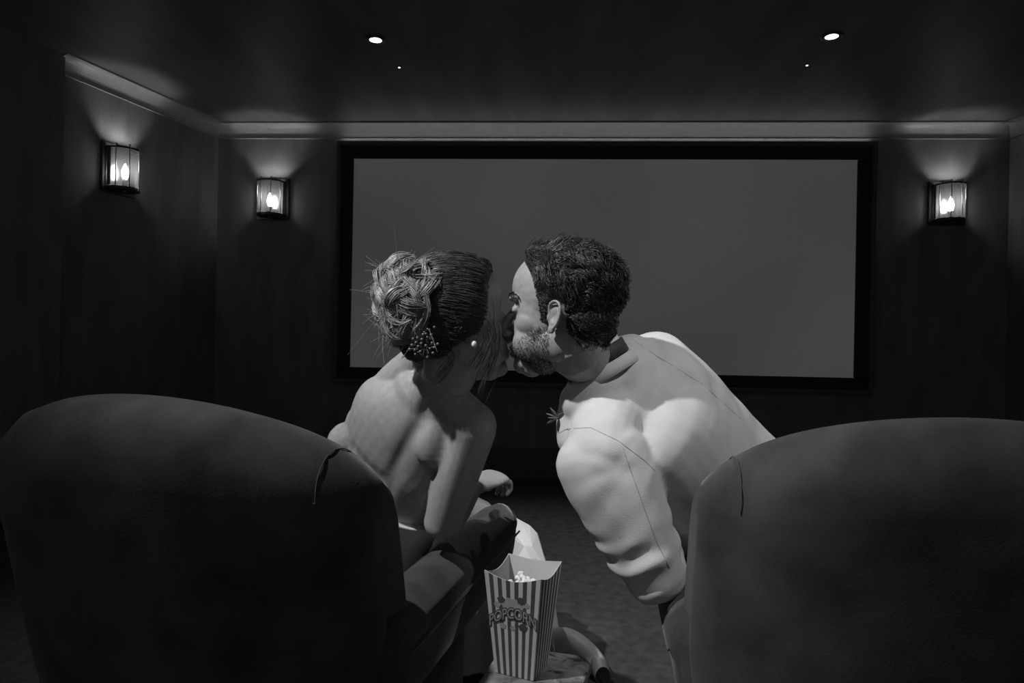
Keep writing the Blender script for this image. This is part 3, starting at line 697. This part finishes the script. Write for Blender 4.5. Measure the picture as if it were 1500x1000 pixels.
mb.loft([(wPe, .175, .125, cw((1, 0, 0))), (wWa, .122, .092, wSide), (wWa.lerp(wCh, .55), .128, .090, wSide), (wCh, .146, .092, wSide), (wCh.lerp(wN, .5), .140, .078, wSide), (wCh.lerp(wN, .82), .085, .056, wSide)], n=36)
for sh, k in ((wLS, 1), (wRS, 1)):
    mb.loft([(wN.lerp(WX @ Vector((-.03, 0, -.08)), .25), .036, .036), (wN.lerp(sh, .35)+Vector((0, 0, .002)), .042, .042), (wN.lerp(sh, .75), .046, .046), (sh, .046, .046)], n=18, side=(0, 1, 0))
    bk = cw((0, -1, .15)); mb.ell(sh.lerp(wCh, .50)+bk*.052, (.045, .026, .060), None, 18, 12)
mb.loft([(at(612, 528, 1.325), .030, .034), (at(575, 565, 1.37), .038, .04), (at(535, 620, 1.43), .042, .042)], n=18, side=(0, 1, 0))
for S, E_, W, g in ((wRS, wEl, wWr, -1), (wLS, wLEl, wLWr, 1)):
    mb.loft([(S, .049, .049), (S.lerp(E_, .3), .047, .046), (S.lerp(E_, .7), .041, .041), (E_, .036, .036)], n=20, side=(0, 1, 0))
    mb.loft([(E_, .037, .036), (E_.lerp(W, .3), .037, .036), (E_.lerp(W, .75), .027, .025), (W, .022, .018)], n=18, side=(1, 0, 0))
hand(mb, wWr, cw((.50, .70, .10)), cw((.25, .05, 1)), .75, -1, 1.0)
hand(mb, wLWr, cw((.5, .8, 0)), (0, 0, 1), .3, 1, .94)
wHi = [wPe+cw((-.08, .04, -.02)), wPe+cw((.08, .04, -.02))]; wKn = [at(560, 740, 1.98), at(650, 742, 2.0)]; wAn = [at(600, 935, 2.06), at(690, 935, 2.1)]
for H_, K_, A_ in zip(wHi, wKn, wAn):
    mb.loft([(H_, .085, .085), (H_.lerp(K_, .5), .070, .070), (K_, .052, .052), (K_.lerp(A_, .35), .050, .050), (A_, .034, .034)], n=20, side=(1, 0, 0))
    f0 = Vector((A_.x, A_.y, .04)); mb.loft([(f0+cw((0, -.04, 0)), .030, .030), (f0+cw((0, .06, -.008)), .036, .028), (f0+cw((0, .15, -.018)), .030, .020)], n=16, side=(1, 0, 0))
wm = remesh(mb, .003, 7); face_dents(wm, WX, False)
V = getv(wm); N = getn(wm)
bkn = cw((0, -1, 0))
V = groove(V, N, [wN+bkn*.05, wCh.lerp(wN, .5)+bkn*.085, wCh+bkn*.095, wCh.lerp(wWa, .6)+bkn*.09], .012, .007)
V = groove(V, N, [wLS.lerp(wCh, .25)+bkn*.07, wLS.lerp(wCh, .6)+bkn*.09+Vector((0, 0, -.05))], .012, .005)
V = groove(V, N, [wRS.lerp(wCh, .30)+bkn*.06, wRS.lerp(wCh, .55)+bkn*.09+Vector((0, 0, -.06))], .014, .006)
setv(wm, V)
bvh_w = BVHTree.FromPolygons([v.co for v in wm.vertices], [p.vertices for p in wm.polygons])
bride = mesh_obj('person', wm, M['skin_w']); tag(bride, 'person in a strapless white gown with pinned-up hair, elbow on chair arm', 'person')
# hair swept back from the hairline into the chignon
HW = ((-.12, -.045), (-.05, -.045), (-.03, -.03), (-.01, -.02), (.02, -.012), (.034, .02), (.046, .066), (.062, .09), (.12, .115))
def in_hw(p): return p.z > interp(p.x, HW) + .006*noise.noise(p*70)
def surf_w(d): return surf(bvh_w, WX, d)
cap = hair_cap(bvh_w, WX, lambda p: p.z-interp(p.x, HW), lambda p: .013+.004*noise.noise(p*25), ears=False).build('hair', M['hair_w'], bride); tag(cap, 'brown hair swept back into a loose blonde chignon')
Wi = WX.inverted(); BUN = Vector((-.088, -.018, .060))           # chignon centre, head-local
lines = []
bdir = Vector((-.93, .05, .28)).normalized()
for (p, n, q) in scalp(8500, bvh_w, WX, in_hw, False):
    d0 = (q-Vector((0, 0, .03))).normalized(); a = d0.angle(bdir)
    if a < .12: continue
    span = min(1, .065/ (a*.1))*random.uniform(.7, 1.15); span = min(1, span); lf = .0145+.004*noise.noise(q*45)+random.uniform(-.001, .003); pts = []; ax = d0.cross(bdir).normalized()
    jit = Vector(noise.noise_vector(q*24))*.22 + Vector((random.gauss(0, .04), random.gauss(0, .04), random.gauss(0, .04))); ph = random.random()*6
    for k in range(8):
        t = k/7*span; dd = Matrix.Rotation(a*t, 3, ax) @ d0 + jit*t + ax*.02*math.sin(ph+t*5); h = surf_w(dd)
        if h is None: pts = None; break
        pts.append(h[0]+h[1]*lf*(.15, .75, 1, 1, 1, 1, 1, .95)[k])
    if pts: lines.append(pts)
strands('swept_strands', lines, .00055, .00045, M['hair_w'], cap)
mb = MB(); mb.ell(WX @ BUN, (.042, .048, .058), wR.normalized(), 24, 16); core = mb.build('chignon', M['hair_b'], bride); core.data.materials.clear(); core.data.materials.append(M['hair_w']); tag(core, 'loose curled blonde chignon')
lines = []; lm = []
for k in range(150):
    # each lock: a loose curl laid over the chignon
    d = Vector((random.gauss(-.45, .7), random.gauss(-.1, .8), random.gauss(.1, .8))).normalized(); axv = d.cross(Vector((random.gauss(0, 1), random.gauss(0, 1), random.gauss(0, .6)))).normalized()
    sw = random.uniform(.7, 1.7); rr = random.uniform(.86, 1.10); cr = random.uniform(.003, .011); cf = random.uniform(3, 7); cp = random.random()*6; gd = []
    for j in range(14):
        t = j/13; q = Matrix.Rotation(sw*(t-.5), 3, axv) @ d; q = q.normalized()*rr*(.93+.12*math.sin(t*PI)); sdv = q.cross(axv).cross(q).normalized()
        p = BUN + Vector((q.x*.058, q.y*.064, q.z*.080)); p += axv*cr*math.sin(cf*t+cp)*1.2 + q*cr*.6*math.cos(cf*t+cp) + Vector(noise.noise_vector(p*14))*.008
        gd.append(p)
    gd = np.array([list(p) for p in gd]); T = np.gradient(gd, axis=0); T /= np.linalg.norm(T, axis=1)[:, None]; O_ = gd-np.array(BUN); O_ /= np.linalg.norm(O_, axis=1)[:, None]; S_ = np.cross(T, O_)
    lr = random.uniform(.003, .008); light = random.random() < .7
    for i in range(34):
        a = random.random()*2*PI; r = lr*math.sqrt(random.random())*random.choice((1, 1, 1, 1.6)); tw = random.uniform(.8, 2.5); out = []
        for j in range(14):
            t = j/13; env = .35+.65*math.sin(PI*t)**.6
            aa = a+tw*t; p = gd[j]+S_[j]*r*math.cos(aa)*env*1.3+O_[j]*r*math.sin(aa)*env*.7; out.append(list(WX @ Vector(p)))
        lines.append(out); lm.append(0 if (light and random.random() < .8) else 1)
strands('curl_strands', lines, .0007, .0005, [M['hair_b'], M['hair_w']], core, lm)
lines = []
for k in range(240):                       # flyaways
    d = Vector((random.gauss(-.7, .5), random.gauss(-.2, .7), random.gauss(.2, .7))).normalized(); p = BUN+Vector((d.x*.06, d.y*.066, d.z*.08)); v = (d+Vector((random.gauss(0, .8), random.gauss(0, .8), random.gauss(0, .8)))).normalized(); b_ = Vector((random.gauss(0, 1), random.gauss(0, 1), random.gauss(0, 1)-.5)); L = random.uniform(.012, .04)
    lines.append([list(WX @ (p+v*L*t+b_*L*.5*t*t)) for t in np.linspace(0, 1, 8)])
strands('flyaway_strands', lines, .00030, .00016, M['hair_b'], core)
lines = []
for (x, y, z, L, n_) in ((.036, -.064, .0, .12, 26), (.02, -.066, -.01, .07, 16), (-.05, -.05, -.04, .045, 16)):   # loose tendrils
    for k in range(n_):
        p = WX @ Vector((x+random.gauss(0, .006), y-.012+random.gauss(0, .004), z+random.gauss(0, .01))); ph = random.gauss(1, .25); out = []
        for t in np.linspace(0, 1, 10): out.append(list(p + Vector((0, 0, -L*t)) + wR @ Vector((.012*math.sin(ph+t*4), -.010*math.sin(t*3+ph), 0))*(.4+t)))
        lines.append(out)
strands('loose_strands', lines, .0005, .0003, M['hair_w'], cap)
# beaded comb
hc = empty('hair_comb'); hc.parent = bride; hc['label'] = 'beaded spray hair comb'
cc = at(622, 506, 1.165); mb = MB()
for k in range(26):
    a = k*2.4; r = .022*math.sqrt((k+.5)/26)*1.15; d = cw((math.cos(a)*r, -.006-.004*math.cos(k), math.sin(a)*r*.85)); p = cc+d
    mb.tube([cc+cw((0, .012, 0)), cc+d*.6+cw((0, .003, 0)), p], .0006, 5)
    mb.ell(p, (.0028, .0028, .0028), None, 10, 8)
for k in range(8): mb.ell(cc+cw((.004+random.gauss(0, .006), -.002, .026+random.gauss(0, .005))), (.0026, .0026, .0026), None, 10, 8)
mb.build('beads', M['bead'], hc)
mb = MB(); mb.ell(WX @ Vector((-.004, -.086, -.032)), (.005, .005, .006), None, 12, 8); mb.build('earring', M['pearl'], bride)
# gown: bodice and skirt
mb = MB(); t0 = wWa.lerp(wCh, .50)
up_ = (wCh-wWa).normalized()
mb.loft([(wPe, .185, .135, cw((1, 0, 0))), (wWa, .128, .099, wSide), (t0, .136, .099, wSide)], n=40, round_ends=False); dress = mb.build('gown', M['satin'], bride); tag(dress, 'strapless white satin gown')
mb = MB(); pts = []
for i in range(41):
    a = 2*PI*i/40; s_ = (wSide-up_*wSide.dot(up_)).normalized(); o2 = up_.cross(s_); pts.append(t0+s_*.137*math.cos(a)+o2*.100*math.sin(a)+up_*.001)
mb.tube(pts, .0035, 8); mb.build('neckline', M['satin'], dress)
mb = MB(); a_ = (wLEl-wLS).normalized(); c_ = wLS+a_*.03; s_ = a_.cross(Vector((0, 1, 0))).normalized(); o2 = a_.cross(s_)
mb.tube([c_+s_*.054*math.cos(2*PI*i/24)+o2*.054*math.sin(2*PI*i/24)+a_*.015*math.sin(4*PI*i/24) for i in range(25)], .007, 10); mb.build('strap', M['satin'], dress)
# skirt: over the lap, past the knees, down to a hem that curls on the carpet
mb = MB(); rows = []; nS = 72
mid = (wKn[0]+wKn[1])/2
secs = [(wPe+cw((0, .02, .0)), .19, .13, 0), (wPe.lerp(mid, .5)+Vector((0, 0, -.01)), .185, .12, 0), (mid+Vector((0, .0, -.02)), .16, .12, .4), (at(665, 790, 2.06), .165, .12, .8)]
for q, (c, a, b_, fl) in enumerate(secs):
    nx = secs[min(q+1, 3)][0]-secs[max(q-1, 0)][0]; nx.normalize(); sx = cw((1, 0, 0)); sx = (sx-nx*sx.dot(nx)).normalized(); oy = nx.cross(sx)
    rows.append([c+sx*a*math.cos(2*PI*i/nS)+oy*b_*math.sin(2*PI*i/nS) for i in range(nS)])
def hemr(i, k): return 1+.10*math.sin(9*2*PI*i/nS+.6)*k+.05*math.sin(17*2*PI*i/nS)*k
hc0 = Vector((-.20, 2.20, 0))
for z, a, b_, k in ((.32, .175, .14, .5), (.24, .185, .15, .8), (.14, .195, .17, 1), (.06, .205, .19, 1), (.012, .21, .20, 1)):
    rows.append([Vector((hc0.x+.0*z+a*hemr(i, k)*math.cos(2*PI*i/nS)-.02*z, hc0.y-.12*z+b_*hemr(i, k)*math.sin(2*PI*i/nS), z)) for i in range(nS)])
# same turning sense for all rings
def area(r): 
    c = sum(r, Vector())/len(r); return sum(((r[i]-c).cross(r[(i+1) % nS]-c) for i in range(nS)), Vector())
vs = [p for r in rows for p in r]; fs = [(j*nS+i, j*nS+(i+1) % nS, (j+1)*nS+(i+1) % nS, (j+1)*nS+i) for j in range(len(rows)-1) for i in range(nS)]
mb.add(vs, fs); sk = mb.build('skirt', M['satin'], dress)
mb = MB(); mb.loft([(Vector((-.03, 2.14, .05)), .045, .03), (Vector((.05, 2.16, .055)), .045, .04), (Vector((.11, 2.11, .048)), .040, .034), (Vector((.15, 2.05, .034)), .034, .026), (Vector((.158, 2.00, .030)), .030, .022)], n=18, side=(0, 0, 1), round_ends=False, cap=False); mb.build('hem_roll', M['satin'], sk)
def cloth(name, P, F, th, par):
    mb = MB(); mb.add([at(*p) for p in P], F); o = mb.build(name, M['satin'], par, False); m_ = o.modifiers.new('thickness', 'SOLIDIFY'); m_.thickness = th; m_.offset = 0; return o
cloth('skirt_fold', [(757, 759, 2.04), (776, 769, 2.0), (787, 781, 1.96), (806, 845, 1.93), (790, 845, 1.92), (768, 800, 1.97), (752, 779, 2.01), (744, 785, 1.96), (741, 845, 1.91), (770, 775, 2.0), (780, 800, 1.96)],
      [(6, 5, 9, 0), (0, 9, 1), (1, 9, 10, 2), (9, 5, 10), (2, 10, 3), (10, 5, 4, 3), (7, 8, 5, 6), (8, 4, 5)], .004, sk)
# ring on the hand
hd = cw((.50, .70, .10)).normalized(); rc = wWr+hd*.098+Vector((0, 0, -.006)); mb = MB()
mb.tube([rc+Vector((0, 0, 1))*.0088*math.cos(2*PI*i/20)+hd.cross(Vector((0, 0, 1))).normalized()*.0088*math.sin(2*PI*i/20) for i in range(21)], .0013, 6); mb.build('ring', M['chrome'], bride)
